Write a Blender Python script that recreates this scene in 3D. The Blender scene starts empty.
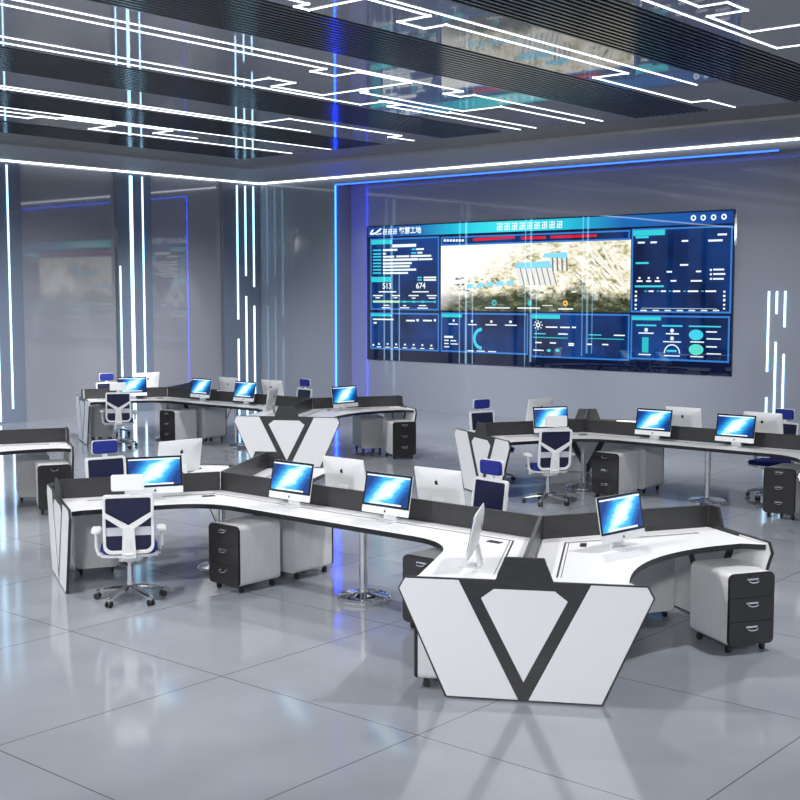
import bpy, bmesh, math, random, json
from mathutils import Vector, Matrix
random.seed(7)
PI = math.pi
R = math.radians
scn = bpy.context.scene
COL = scn.collection
DATA = json.loads(r'''{"R":[["header",-19.613,4.02,-10.373,4.252,1],["panel",-19.535,2.313,-17.459,3.98,1],["panel",-19.54,1.383,-17.456,2.247,1],["panel",-17.401,1.382,-15.015,2.268,1],["panel",-14.947,1.341,-12.557,2.282,1],["panel",-12.537,2.319,-10.382,3.98,1],["panel",-12.528,1.379,-10.399,2.267,1],["panel",-17.407,3.764,-12.578,3.965,1],["map",-17.406,2.316,-12.552,3.774,1],["tag",-19.519,3.845,-18.864,3.956,2],["tag",-19.521,2.964,-18.896,3.086,2],["tag",-19.524,2.16,-18.865,2.235,2],["tag",-17.386,2.163,-16.802,2.257,2],["tag",-14.934,2.164,-14.214,2.261,2],["tag",-12.514,3.839,-11.802,3.95,2],["tag",-12.505,2.166,-11.856,2.247,2],["white",-18.849,3.764,-18.131,3.833,3],["white",-19.139,3.685,-18.696,3.73,3],["white",-18.131,3.688,-17.901,3.727,3],["white",-19.139,3.606,-19.042,3.643,3],["white",-18.093,3.606,-17.945,3.644,3],["white",-19.139,3.531,-18.791,3.573,3],["white",-18.734,3.532,-18.336,3.574,3],["white",-18.298,3.528,-17.688,3.574,3],["white",-19.139,3.45,-18.074,3.503,3],["white",-18.056,3.454,-17.652,3.495,3],["white",-19.139,3.37,-18.261,3.418,3],["white",-19.139,3.299,-18.317,3.346,3],["white",-19.14,3.22,-18.13,3.267,3],["white",-19.14,3.148,-18.373,3.191,3],["white",-17.907,3.041,-17.541,3.078,3],["white",-17.907,2.984,-17.541,3.021,3],["cyan",-19.452,3.691,-19.197,3.726,3],["cyan",-19.453,3.606,-19.198,3.641,3],["cyan",-19.453,3.539,-19.198,3.573,3],["cyan",-19.453,3.466,-19.198,3.5,3],["cyan",-19.453,3.387,-19.198,3.421,3],["cyan",-19.453,3.314,-19.198,3.347,3],["cyan",-19.454,3.235,-19.198,3.268,3],["cyan",-19.454,3.159,-19.198,3.191,3],["cyan",-18.261,3.69,-18.149,3.722,3],["cyan",-18.28,3.607,-18.13,3.639,3],["cyan",-18.092,3.047,-17.962,3.077,3],["cyan",-18.092,2.99,-17.962,3.019,3],["white",-19.277,2.721,-18.734,2.748,3],["white",-18.241,2.721,-17.759,2.747,3],["white",-19.455,2.633,-19.141,2.66,3],["white",-18.869,2.634,-18.619,2.66,3],["white",-18.354,2.635,-18.054,2.661,3],["white",-17.814,2.636,-17.522,2.661,3],["white",-19.376,2.583,-19.239,2.61,3],["white",-18.811,2.585,-18.696,2.611,3],["white",-18.26,2.578,-18.148,2.603,3],["white",-17.759,2.579,-17.558,2.604,3],["white",-19.121,2.406,-18.946,2.431,3],["white",-18.524,2.404,-18.429,2.429,3],["white",-18.054,2.408,-17.832,2.432,3],["white",-19.18,2.351,-18.908,2.375,3],["white",-18.619,2.355,-18.335,2.379,3],["white",-18.091,2.351,-17.777,2.374,3],["green",-19.455,2.482,-18.639,2.531,3],["teal",-18.639,2.493,-17.558,2.523,3],["cyan",-18.524,2.483,-18.441,2.529,3],["cyan",-18.241,2.484,-18.159,2.53,3],["cyan",-17.973,2.486,-17.891,2.531,3],["cyan",-17.605,2.487,-17.547,2.532,3],["white",-19.457,2.073,-18.811,2.105,3],["white",-19.437,1.983,-19.338,2.023,3],["white",-18.429,2.053,-18.165,2.09,3],["white",-17.924,2.061,-17.666,2.097,3],["white",-18.121,2.058,-18.046,2.109,3],["white",-17.604,2.065,-17.545,2.116,3],["white",-19.474,1.457,-19.418,1.497,3],["white",-19.3,1.485,-19.245,1.525,3],["white",-19.025,1.493,-18.971,1.532,3],["white",-18.762,1.491,-18.708,1.53,3],["white",-18.493,1.492,-18.44,1.532,3],["white",-18.229,1.494,-18.176,1.533,3],["white",-17.967,1.495,-17.915,1.534,3],["white",-17.701,1.491,-17.649,1.53,3],["white",-19.339,1.427,-19.205,1.447,3],["white",-19.064,1.426,-18.932,1.446,3],["white",-18.8,1.428,-18.669,1.447,3],["white",-18.532,1.427,-18.402,1.446,3],["white",-18.266,1.429,-18.138,1.448,3],["white",-18.004,1.427,-17.878,1.447,3],["white",-17.737,1.432,-17.613,1.452,3],["white",-17.177,1.999,-16.91,2.023,3],["white",-16.629,1.997,-16.386,2.02,3],["white",-16.147,2.0,-15.842,2.023,3],["white",-15.625,2.001,-15.311,2.023,3],["white",-17.301,1.629,-17.175,1.654,3],["white",-17.122,1.625,-16.961,1.65,3],["white",-17.301,1.558,-17.175,1.583,3],["white",-17.121,1.554,-16.908,1.576,3],["white",-17.301,1.485,-17.157,1.509,3],["white",-16.643,1.413,-16.469,1.436,3],["white",-16.383,1.417,-16.159,1.438,3],["white",-16.074,1.415,-15.854,1.436,3],["white",-17.06,2.065,-17.01,2.114,3],["white",-16.543,2.059,-16.494,2.108,3],["white",-16.018,2.058,-15.96,2.107,3],["white",-15.51,2.061,-15.443,2.109,3],["white",-17.302,1.699,-17.051,1.744,3],["white",-16.166,2.371,-15.495,2.398,3],["white",-15.299,2.372,-14.718,2.399,3],["white",-14.566,1.976,-14.273,2.003,3],["white",-14.205,1.976,-13.967,2.004,3],["white",-13.917,1.979,-13.816,2.009,3],["white",-14.825,1.642,-14.667,1.67,3],["white",-14.458,1.643,-14.303,1.671,3],["white",-13.997,1.64,-13.861,1.668,3],["white",-13.996,1.606,-13.861,1.634,3],["white",-13.545,1.638,-13.429,1.666,3],["white",-13.185,1.643,-13.039,1.67,3],["white",-14.876,1.48,-14.612,1.505,3],["white",-14.254,1.837,-14.016,1.864,3],["white",-12.914,1.839,-12.66,1.864,3],["white",-14.261,2.36,-13.888,2.389,3],["cyan",-14.862,1.833,-14.564,1.856,3],["cyan",-13.515,1.837,-13.204,1.858,3],["teal",-14.89,1.756,-14.015,1.776,3],["teal",-13.53,1.762,-12.674,1.781,3],["white",-14.659,2.435,-14.399,2.451,3],["cyan",-12.449,3.79,-12.159,3.832,3],["cyan",-12.439,3.281,-12.149,3.319,3],["cyan",-12.447,2.82,-11.807,2.857,3],["white",-10.689,3.795,-10.498,3.831,3],["white",-12.398,3.686,-12.243,3.722,3],["white",-12.116,3.685,-11.976,3.72,3],["white",-11.438,3.695,-11.3,3.729,3],["white",-10.879,3.684,-10.583,3.722,3],["white",-11.465,3.233,-11.29,3.266,3],["white",-11.751,3.104,-11.632,3.136,3],["white",-11.121,3.105,-11.014,3.137,3],["white",-12.41,2.926,-12.28,2.958,3],["white",-12.197,2.925,-12.088,2.956,3],["white",-12.006,2.923,-11.888,2.955,3],["white",-11.66,2.927,-11.538,2.958,3],["white",-11.229,2.924,-10.995,2.955,3],["white",-10.762,3.135,-10.54,3.168,3],["white",-10.76,3.051,-10.515,3.083,3],["white",-10.767,2.959,-10.542,2.991,3],["white",-12.139,2.726,-12.027,2.757,3],["white",-11.869,2.726,-11.758,2.757,3],["white",-11.609,2.725,-11.447,2.756,3],["white",-11.288,2.725,-11.066,2.756,3],["white",-10.916,2.725,-10.692,2.755,3],["white",-12.369,2.986,-12.323,3.023,3],["white",-12.163,2.984,-12.118,3.022,3],["white",-11.966,2.983,-11.921,3.02,3],["white",-10.833,3.127,-10.791,3.164,3],["white",-10.831,3.045,-10.789,3.081,3],["white",-10.829,2.958,-10.787,2.994,3],["white",-12.445,2.715,-12.399,2.752,3],["white",-12.444,2.632,-12.397,2.669,3],["white",-12.442,2.551,-12.396,2.589,3],["white",-10.546,2.714,-10.504,2.749,3],["white",-10.544,2.635,-10.502,2.67,3],["white",-10.542,2.559,-10.5,2.594,3],["cyan",-12.235,2.733,-12.17,2.75,3],["cyan",-11.957,2.733,-11.906,2.75,3],["cyan",-11.702,2.733,-11.643,2.75,3],["cyan",-11.38,2.732,-11.328,2.749,3],["cyan",-11.006,2.732,-10.952,2.749,3],["white",-12.45,2.628,-12.404,2.665,3],["white",-12.448,2.539,-12.402,2.576,3],["white",-12.447,2.453,-12.401,2.49,3],["white",-12.445,2.376,-12.399,2.412,3],["white",-10.549,2.631,-10.507,2.667,3],["white",-10.547,2.547,-10.505,2.582,3],["white",-10.545,2.465,-10.503,2.5,3],["white",-10.544,2.392,-10.502,2.427,3],["white",-12.293,2.401,-10.67,2.408,3],["white",-12.315,2.346,-12.173,2.371,3],["white",-12.045,2.349,-11.905,2.373,3],["white",-11.779,2.351,-11.641,2.375,3],["white",-11.517,2.353,-11.381,2.377,3],["white",-11.259,2.356,-11.124,2.38,3],["white",-11.004,2.358,-10.871,2.382,3],["white",-10.752,2.361,-10.621,2.384,3],["cyan",-12.407,2.049,-11.956,2.081,3],["cyan",-11.83,2.047,-11.386,2.079,3],["cyan",-11.249,2.05,-10.579,2.077,3],["white",-12.348,1.898,-12.01,1.922,3],["white",-11.742,1.896,-11.46,1.921,3],["white",-11.801,1.74,-11.411,1.761,3],["white",-12.34,1.471,-12.066,1.494,3],["white",-11.774,1.466,-11.429,1.486,3],["white",-11.212,1.749,-10.923,1.773,3],["white",-11.205,1.466,-10.932,1.488,3],["white",-10.883,1.949,-10.659,1.974,3],["white",-10.871,1.816,-10.573,1.839,3],["white",-10.876,1.663,-10.652,1.687,3],["white",-10.864,1.531,-10.566,1.552,3],["teal",-12.266,1.522,-12.121,1.828,3],["red",-16.502,3.847,-16.453,3.91,3],["red",-16.444,3.848,-16.395,3.911,3],["red",-16.386,3.849,-16.338,3.912,3],["red",-16.329,3.85,-16.281,3.913,3],["red",-16.271,3.851,-16.223,3.914,3],["red",-16.214,3.852,-16.166,3.915,3],["red",-16.157,3.854,-16.109,3.916,3],["red",-16.1,3.855,-16.053,3.917,3],["red",-16.044,3.856,-15.996,3.918,3],["red",-15.987,3.857,-15.94,3.919,3],["red",-15.931,3.858,-15.883,3.92,3],["red",-15.875,3.859,-15.827,3.921,3],["red",-15.818,3.86,-15.771,3.922,3],["red",-15.763,3.861,-15.715,3.923,3],["red",-15.707,3.862,-15.66,3.924,3],["red",-15.651,3.863,-15.604,3.925,3],["red",-15.596,3.864,-15.549,3.926,3],["red",-15.54,3.865,-15.494,3.927,3],["red",-15.485,3.866,-15.439,3.928,3],["red",-15.43,3.868,-15.384,3.929,3],["red",-15.22,3.846,-15.174,3.906,3],["red",-15.166,3.845,-15.12,3.906,3],["red",-15.112,3.845,-15.066,3.905,3],["red",-15.058,3.844,-15.012,3.905,3],["red",-15.004,3.844,-14.958,3.904,3],["red",-14.95,3.844,-14.905,3.904,3],["red",-14.896,3.843,-14.851,3.903,3],["red",-14.843,3.843,-14.798,3.903,3],["red",-14.789,3.842,-14.744,3.902,3],["red",-14.736,3.842,-14.691,3.902,3],["red",-14.683,3.842,-14.638,3.902,3],["red",-14.63,3.841,-14.585,3.901,3],["red",-14.464,3.846,-14.419,3.906,3],["red",-14.411,3.846,-14.367,3.906,3],["red",-14.359,3.846,-14.315,3.906,3],["red",-14.307,3.846,-14.263,3.906,3],["red",-14.255,3.846,-14.211,3.905,3],["red",-14.203,3.846,-14.159,3.905,3],["red",-14.152,3.846,-14.108,3.905,3],["red",-14.1,3.846,-14.056,3.905,3],["red",-14.049,3.846,-14.005,3.905,3],["red",-13.997,3.846,-13.954,3.905,3],["red",-13.946,3.846,-13.903,3.905,3],["red",-13.895,3.846,-13.852,3.905,3],["red",-13.844,3.846,-13.801,3.905,3],["red",-13.794,3.846,-13.75,3.904,3],["red",-13.743,3.846,-13.7,3.904,3],["red",-13.692,3.846,-13.65,3.904,3],["red",-13.642,3.846,-13.599,3.904,3],["red",-13.592,3.846,-13.549,3.904,3],["red",-13.542,3.846,-13.499,3.904,3],["red",-13.492,3.846,-13.449,3.904,3],["red",-13.442,3.846,-13.4,3.904,3],["red",-13.392,3.846,-13.35,3.904,3],["white",-17.328,3.857,-17.263,3.909,3],["white",-17.242,3.855,-17.178,3.907,3],["white",-17.157,3.853,-17.093,3.904,3],["white",-17.072,3.85,-17.008,3.902,3],["white",-16.987,3.848,-16.923,3.9,3],["white",-16.902,3.846,-16.839,3.897,3],["white",-16.818,3.844,-16.755,3.895,3],["cyan",-11.719,1.553,-11.5,1.591,3],["white",-11.169,1.884,-11.017,1.909,3],["white",-11.163,1.601,-11.01,1.625,3]],"D":[["white",-11.198,4.147,0.057,0.027,0,360,1.0],["white",-10.993,4.144,0.057,0.027,0,360,1.0],["white",-10.779,4.142,0.057,0.027,0,360,1.0],["white",-10.565,4.144,0.057,0.027,0,360,1.0],["cyan",-16.247,1.701,0.242,0.169,90,270,1.0],["teal",-15.913,2.493,0.067,0.027,0,360,1.0],["teal",-14.982,2.492,0.055,0.0,0,360,1.0],["orange",-14.082,2.492,0.061,0.025,0,360,1.0],["white",-14.759,2.028,0.055,0.027,0,360,1.0],["white",-14.657,2.029,0.015,0.0,0,360,1.0],["white",-14.686,1.969,0.015,0.0,0,360,1.0],["white",-14.758,1.943,0.015,0.0,0,360,1.0],["white",-14.83,1.966,0.015,0.0,0,360,1.0],["white",-14.861,2.026,0.015,0.0,0,360,1.0],["white",-14.832,2.086,0.015,0.0,0,360,1.0],["white",-14.76,2.112,0.015,0.0,0,360,1.0],["white",-14.688,2.089,0.015,0.0,0,360,1.0],["cyan",-14.48,1.494,0.051,0.0,0,360,0.6],["cyan",-14.267,1.501,0.051,0.0,0,360,0.6],["white",-12.178,1.973,0.04,0.0,0,360,1.0],["white",-11.608,1.97,0.04,0.0,0,360,1.0],["white",-11.605,1.818,0.04,0.0,0,360,1.0],["white",-11.602,1.527,0.177,0.154,0,180,1.0],["cyan",-11.093,1.897,0.152,0.0,0,360,0.68],["tealg",-11.086,1.613,0.156,0.0,0,360,0.68]],"G":[[-15.782,4.134,0.149],[-15.584,4.134,0.147],[-15.387,4.133,0.146],[-15.193,4.133,0.144],[-15.001,4.132,0.143],[-14.81,4.132,0.142],[-14.621,4.132,0.14],[-14.434,4.131,0.139],[-14.248,4.131,0.138],[-19.076,4.132,0.124],[-18.923,4.132,0.123],[-18.771,4.132,0.122]],"X":[["智慧工地",-18.31,4.131,0.097],["513",-19.016,2.866,0.11],["674",-17.992,2.868,0.11]],"LOGO":[[[-19.558,4.098],[-19.499,4.184],[-19.416,4.208],[-19.451,4.156],[-19.487,4.113],[-19.369,4.136],[-19.228,4.219],[-19.169,4.211],[-19.228,4.158],[-19.322,4.108],[-19.44,4.073],[-19.535,4.076]],[[-19.392,4.084],[-19.169,4.112],[-19.204,4.078],[-19.369,4.071]]],"L":{"a":[[-7.86,8.9],[-7.86,12.8],[-7.86,15.38]],"b":[[-8.56,8.31],[-8.56,8.7],[-8.74,8.7],[-8.74,8.89],[-7.99,8.89],[-7.99,9.86],[-8.41,9.86],[-8.41,10.29],[-8.12,10.29],[-8.12,14.01],[-8.62,14.01],[-8.62,16.72],[-8.35,16.72],[-8.35,17.73]],"c":[[-10.57,9.7],[-10.57,13.76],[-10.89,13.76],[-10.89,14.13],[-10.64,14.13],[-10.64,17.68]],"d":[[-10.83,9.94],[-10.83,11.31],[-11.09,11.31],[-11.09,11.74],[-10.66,11.74],[-10.66,12.76],[-11.59,12.76],[-11.59,12.94],[-11.71,12.94],[-11.71,15.26],[-10.99,15.26],[-10.99,17.75]],"e":[[-12.17,11.16],[-12.17,11.31],[-11.85,11.31],[-11.85,11.78],[-12.28,11.78],[-12.28,12.76],[-11.45,12.76]],"f":[[-12.46,11.43],[-12.46,13.75],[-11.99,13.75],[-11.99,15.24],[-11.94,15.24],[-11.94,17.78]],"g":[[-11.99,13.65],[-11.99,14.14],[-12.26,14.14],[-12.26,17.67]],"h":[[-15.03,12.46],[-15.03,14.12],[-14.33,14.12],[-14.33,16.88],[-14.62,16.88],[-14.62,17.74]],"i":[[-15.21,12.61],[-15.21,15.48]],"j":[[-16.72,13.86],[-16.72,17.8]],"k":[[-17.08,10.63],[-17.08,12.77],[-17.79,12.77],[-17.79,15.1],[-17.79,18.01]],"l":[[-17.46,10.87],[-17.46,11.37],[-17.16,11.37],[-17.16,11.69],[-16.9,11.69],[-16.9,13.83],[-17.39,13.83],[-17.39,14.8]],"m":[[-6.01,10.48],[-6.01,13.7],[-5.74,13.7]],"n":[[-5.74,10.7],[-5.74,11.26],[-5.45,11.26],[-5.45,11.7],[-5.87,11.7],[-5.87,12.68],[-5.3,12.68]]}}''')

# ------------------------------------------------------------------ materials
def mat(name, color=(.5, .5, .5), rough=.5, metal=0.0, ior=1.5, emit=None, strength=0.0, alpha=1.0, coat=0.0, spec=None):
    m = bpy.data.materials.new(name)
    m.use_nodes = True
    b = m.node_tree.nodes['Principled BSDF']
    b.inputs['Base Color'].default_value = (*color, 1)
    b.inputs['Roughness'].default_value = rough
    b.inputs['Metallic'].default_value = metal
    b.inputs['IOR'].default_value = ior
    b.inputs['Alpha'].default_value = alpha
    b.inputs['Coat Weight'].default_value = coat
    b.inputs['Coat Roughness'].default_value = .03
    if emit:
        b.inputs['Emission Color'].default_value = (*emit, 1)
        b.inputs['Emission Strength'].default_value = strength
    return m

def nodes(m):
    return m.node_tree.nodes, m.node_tree.links, m.node_tree.nodes['Principled BSDF']

def add_noise(m, scale, c0, c1, stretch=(1, 1, 1), detail=3.0, lo=.35, hi=.65):
    n, l, b = nodes(m)
    tc = n.new('ShaderNodeTexCoord'); mp = n.new('ShaderNodeMapping'); mp.inputs['Scale'].default_value = stretch
    no = n.new('ShaderNodeTexNoise'); no.inputs['Scale'].default_value = scale; no.inputs['Detail'].default_value = detail
    cr = n.new('ShaderNodeValToRGB')
    cr.color_ramp.elements[0].position = lo; cr.color_ramp.elements[1].position = hi
    cr.color_ramp.elements[0].color = (*c0, 1); cr.color_ramp.elements[1].color = (*c1, 1)
    l.new(tc.outputs['Object'], mp.inputs['Vector']); l.new(mp.outputs['Vector'], no.inputs['Vector'])
    l.new(no.outputs['Fac'], cr.inputs['Fac']); l.new(cr.outputs['Color'], b.inputs['Base Color'])

M = {}
M['white'] = mat('white_laminate', (.80, .80, .81), .32)
M['cabinet'] = mat('cabinet_white', (.70, .70, .70), .35)
add_noise(M['cabinet'], 9, (.67, .67, .67), (.72, .72, .72), (6, 6, .6))
M['charcoal'] = mat('charcoal_laminate', (.035, .035, .037), .35)
add_noise(M['charcoal'], 7, (.022, .022, .023), (.031, .030, .031), (1, 1, 9))
M['edge'] = mat('black_edge', (.008, .008, .009), .35)
M['drawer'] = mat('drawer_black', (.026, .025, .025), .16)
M['chrome'] = mat('chrome', (.83, .83, .84), .07, 1.0)
M['silver'] = mat('silver_case', (.74, .75, .76), .35, .15)
M['bezel'] = mat('bezel_black', (.004, .004, .005), .12)
M['logo'] = mat('logo_black', (.006, .006, .006), .4)
M['plastic'] = mat('chair_white_plastic', (.74, .74, .74), .35)
M['blue'] = mat('blue_fabric', (.010, .022, .22), .85)
M['mesh'] = mat('blue_mesh', (.005, .006, .040), .4, alpha=.94)
M['lumbar'] = mat('lumbar_band', (.55, .56, .62), .5)
M['rubber'] = mat('caster_black', (.012, .012, .012), .5)
M['box'] = mat('socket_black', (.01, .01, .01), .3)

# monitor picture: a diagonal streak of light on blue
def display_material():
    m = mat('display_blue_streak', (.0, .0, .0), .10)
    n, l, b = nodes(m)
    tc = n.new('ShaderNodeTexCoord'); sep = n.new('ShaderNodeSeparateXYZ'); l.new(tc.outputs['Object'], sep.inputs[0])
    def math_(op, a, c=None):
        x = n.new('ShaderNodeMath'); x.operation = op
        for i, v in enumerate((a, c)):
            if v is None: continue
            if isinstance(v, (int, float)): x.inputs[i].default_value = v
            else: l.new(v, x.inputs[i])
        return x.outputs[0]
    x = sep.outputs['X']; z = sep.outputs['Z']
    # coordinates along (s) and across (t) the diagonal
    s = math_('ADD', math_('MULTIPLY', x, .80), math_('MULTIPLY', z, .60))
    t = math_('ADD', math_('MULTIPLY', x, -.60), math_('MULTIPLY', z, .80))
    no = n.new('ShaderNodeTexNoise'); no.inputs['Scale'].default_value = 9; no.inputs['Detail'].default_value = 5
    mp = n.new('ShaderNodeMapping'); mp.inputs['Rotation'].default_value = (0, R(37), 0); mp.inputs['Scale'].default_value = (1, 1, 4)
    l.new(tc.outputs['Object'], mp.inputs['Vector']); l.new(mp.outputs['Vector'], no.inputs['Vector'])
    t2 = math_('ADD', t, math_('MULTIPLY', math_('SUBTRACT', no.outputs['Fac'], .5), .06))
    d = math_('ADD', math_('MULTIPLY', math_('ABSOLUTE', t2), 5.2), math_('MULTIPLY', math_('ABSOLUTE', s), 1.5))
    cr = n.new('ShaderNodeValToRGB'); e = cr.color_ramp.elements
    e[0].position = .17; e[0].color = (.90, .99, 1.0, 1)
    e[1].position = 1.0; e[1].color = (.004, .04, .20, 1)
    for p, c in ((.32, (.45, .90, 1.0)), (.48, (.05, .50, .92)), (.74, (.010, .17, .58)), (.98, (.005, .05, .24))):
        q = e.new(p); q.color = (*c, 1)
    l.new(d, cr.inputs['Fac']); l.new(cr.outputs['Color'], b.inputs['Emission Color'])
    b.inputs['Emission Strength'].default_value = 1.1
    return m
M['display'] = display_material()
M['display_bar'] = mat('display_light_bar', (.1, .1, .1), .2, emit=(.88, .92, .95), strength=1.0)

# video wall colours
def emi(name, c, s): return mat(name, (.0, .0, .0),   .012, ior=1.9, emit=c, strength=s)
V = {
    'base': emi('screen_navy', (.004, .008, .035), 1.0),
    'white': emi('screen_white', (.85, .95, 1.0), 1.0), 'cyan': emi('screen_cyan', (.05, .62, .80), 1.0),
    'teal': emi('screen_teal', (.02, .50, .55), 1.0), 'green': emi('screen_green', (.45, .85, .45), 1.0),
    'red': emi('screen_red', (.75, .012, .025), 1.0), 'orange': emi('screen_orange', (.95, .50, .10), 1.0),
    'tealg': emi('screen_teal_green', (.10, .70, .62), 1.0), 'frame': emi('screen_frame_blue', (.035, .20, .62), 1.0),
    'map_roof': emi('screen_roof', (.25, .70, .88), 1.0), 'map_wall': emi('screen_block', (.80, .80, .76), 1.0),
    'map_shadow': emi('screen_block_gap', (.16, .18, .17), 1.0), 'map_tree': emi('screen_tree', (.14, .20, .07), 1.0), 'map_road': emi('screen_road', (.86, .84, .74), 1.0),
}
def panel_material():
    m = emi('screen_panel_blue', (.004, .02, .12), 1.0)
    n, l, b = nodes(m)
    tc = n.new('ShaderNodeTexCoord'); no = n.new('ShaderNodeTexNoise'); no.inputs['Scale'].default_value = .9
    cr = n.new('ShaderNodeValToRGB'); cr.color_ramp.elements[0].color = (.002, .010, .055, 1); cr.color_ramp.elements[1].color = (.005, .045, .22, 1)
    cr.color_ramp.elements[0].position = .35; cr.color_ramp.elements[1].position = .68
    l.new(tc.outputs['Object'], no.inputs['Vector']); l.new(no.outputs['Fac'], cr.inputs['Fac']); l.new(cr.outputs['Color'], b.inputs['Emission Color'])
    return m
V['panel'] = panel_material()
def ramp_x(name, stops, lo, hi):
    m = emi(name, (1, 1, 1), 1.0); n, l, b = nodes(m)
    tc = n.new('ShaderNodeTexCoord'); sep = n.new('ShaderNodeSeparateXYZ'); mr = n.new('ShaderNodeMapRange')
    mr.inputs[1].default_value = lo; mr.inputs[2].default_value = hi
    cr = n.new('ShaderNodeValToRGB'); e = cr.color_ramp.elements
    e[0].position, e[0].color = stops[0][0], (*stops[0][1], 1); e[1].position, e[1].color = stops[-1][0], (*stops[-1][1], 1)
    for p, c in stops[1:-1]: q = e.new(p); q.color = (*c, 1)
    l.new(tc.outputs['Object'], sep.inputs[0]); l.new(sep.outputs['X'], mr.inputs[0]); l.new(mr.outputs[0], cr.inputs['Fac']); l.new(cr.outputs['Color'], b.inputs['Emission Color'])
    return m
V['header'] = ramp_x('screen_header', [(0, (.01, .05, .26)), (.16, (.01, .12, .42)), (.30, (.02, .55, .72)), (.44, (.05, .80, .86)), (.58, (.02, .55, .72)), (.74, (.01, .14, .45)), (1, (.01, .06, .30))], -19.6, -10.4)
V['tag'] = emi('screen_tag', (.03, .60, .66), 1.0)
def map_material():
    m = emi('screen_aerial_view', (1, 1, 1), 1.0); n, l, b = nodes(m)
    tc = n.new('ShaderNodeTexCoord'); sep = n.new('ShaderNodeSeparateXYZ'); l.new(tc.outputs['Object'], sep.inputs[0])
    def noise(sc, det, rot=0, st=(1, 1, 1)):
        mp = n.new('ShaderNodeMapping'); mp.inputs['Rotation'].default_value = (0, rot, 0); mp.inputs['Scale'].default_value = st
        no = n.new('ShaderNodeTexNoise'); no.inputs['Scale'].default_value = sc; no.inputs['Detail'].default_value = det; no.inputs['Roughness'].default_value = .7
        l.new(tc.outputs['Object'], mp.inputs['Vector']); l.new(mp.outputs['Vector'], no.inputs['Vector']); return no.outputs['Fac']
    def ramp(f, stops):
        cr = n.new('ShaderNodeValToRGB'); e = cr.color_ramp.elements
        e[0].position, e[0].color = stops[0][0], (*stops[0][1], 1); e[1].position, e[1].color = stops[-1][0], (*stops[-1][1], 1)
        for p, c in stops[1:-1]: q = e.new(p); q.color = (*c, 1)
        l.new(f, cr.inputs['Fac']); return cr.outputs['Color']
    def mixc(f, a, c):
        mx = n.new('ShaderNodeMix'); mx.data_type = 'RGBA'; l.new(f, mx.inputs[0]); l.new(a, mx.inputs[6]); l.new(c, mx.inputs[7]); return mx.outputs[2]
    land = ramp(noise(4.0, 9, R(25), (1, 1, 2)), [(.30, (.05, .075, .03)), (.37, (.27, .28, .11)), (.45, (.70, .64, .42)), (.52, (.94, .89, .74)), (.60, (.98, .96, .90))])
    dark = ramp(noise(5, 6, R(-15), (1, 1, 2.5)), [(.35, (.012, .016, .008)), (.52, (.07, .085, .035)), (.68, (.34, .32, .22))])
    def mr(v, a, c):
        q = n.new('ShaderNodeMapRange'); q.inputs[1].default_value = a; q.inputs[2].default_value = c; l.new(v, q.inputs[0]); return q.outputs[0]
    add = n.new('ShaderNodeMath'); add.operation = 'MULTIPLY_ADD'; l.new(noise(1.6, 4), add.inputs[0]); add.inputs[1].default_value = .9; l.new(sep.outputs['Z'], add.inputs[2])
    lowmask = mr(add.outputs[0], 3.24, 3.06)
    c1 = mixc(lowmask, land, dark)
    # white upper left corner
    w = n.new('ShaderNodeMath'); w.operation = 'MULTIPLY_ADD'; l.new(sep.outputs['X'], w.inputs[0]); w.inputs[1].default_value = -.55; l.new(sep.outputs['Z'], w.inputs[2])
    wmask = mr(w.outputs[0], 11.75, 12.45)
    wh = n.new('ShaderNodeRGB'); wh.outputs[0].default_value = (1, 1, .98, 1)
    c2 = mixc(wmask, c1, wh.outputs[0])
    l.new(c2, b.inputs['Emission Color']); b.inputs['Emission Strength'].default_value = 1.0
    return m
V['map'] = map_material()

# room
def floor_material():
    m = mat('floor_tile', (.30, .31, .34), .10, ior=1.55)
    n, l, b = nodes(m)
    tc = n.new('ShaderNodeTexCoord'); sep = n.new('ShaderNodeSeparateXYZ'); l.new(tc.outputs['Object'], sep.inputs[0])
    def op(o, a, c):
        x = n.new('ShaderNodeMath'); x.operation = o
        for i, v in enumerate((a, c)):
            if isinstance(v, (int, float)): x.inputs[i].default_value = v
            else: l.new(v, x.inputs[i])
        return x.outputs[0]
    def line(v, off):
        f = op('ABSOLUTE', op('SUBTRACT', op('FRACT', op('ADD', op('MULTIPLY', v, 1 / 1.8), off), 0), .5), 0)
        return op('LESS_THAN', f, .0028)
    ln = op('MAXIMUM', line(sep.outputs['X'], .1), line(sep.outputs['Y'], .35))
    no = n.new('ShaderNodeTexNoise'); no.inputs['Scale'].default_value = .7; no.inputs['Detail'].default_value = 4
    l.new(tc.outputs['Object'], no.inputs['Vector'])
    cr = n.new('ShaderNodeValToRGB'); cr.color_ramp.elements[0].color = (.27, .288, .325, 1); cr.color_ramp.elements[1].color = (.33, .348, .385, 1)
    cr.color_ramp.elements[0].position = .35; cr.color_ramp.elements[1].position = .65
    l.new(no.outputs['Fac'], cr.inputs['Fac'])
    mx = n.new('ShaderNodeMix'); mx.data_type = 'RGBA'; l.new(ln, mx.inputs[0]); l.new(cr.outputs['Color'], mx.inputs[6]); mx.inputs[7].default_value = (.12, .125, .14, 1)
    l.new(mx.outputs[2], b.inputs['Base Color'])
    return m
M['floor'] = floor_material()
M['ceiling'] = mat('ceiling_gloss_grey', (.27, .275, .30), .03, ior=1.34)
M['ceiling_border'] = mat('ceiling_border_grey', (.27, .27, .275), .6)
M['ceiling_inner'] = mat('ceiling_inner_grey', (.17, .16, .155), .6)
M['slat'] = mat('slat_dark', (.05, .05, .055), .16, ior=1.42)
M['slat_back'] = mat('slat_backing', (.006, .006, .007), .6)
M['wall_back'] = mat('wall_blue_grey_gloss', (.195, .212, .252), .05, ior=1.42)
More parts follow.
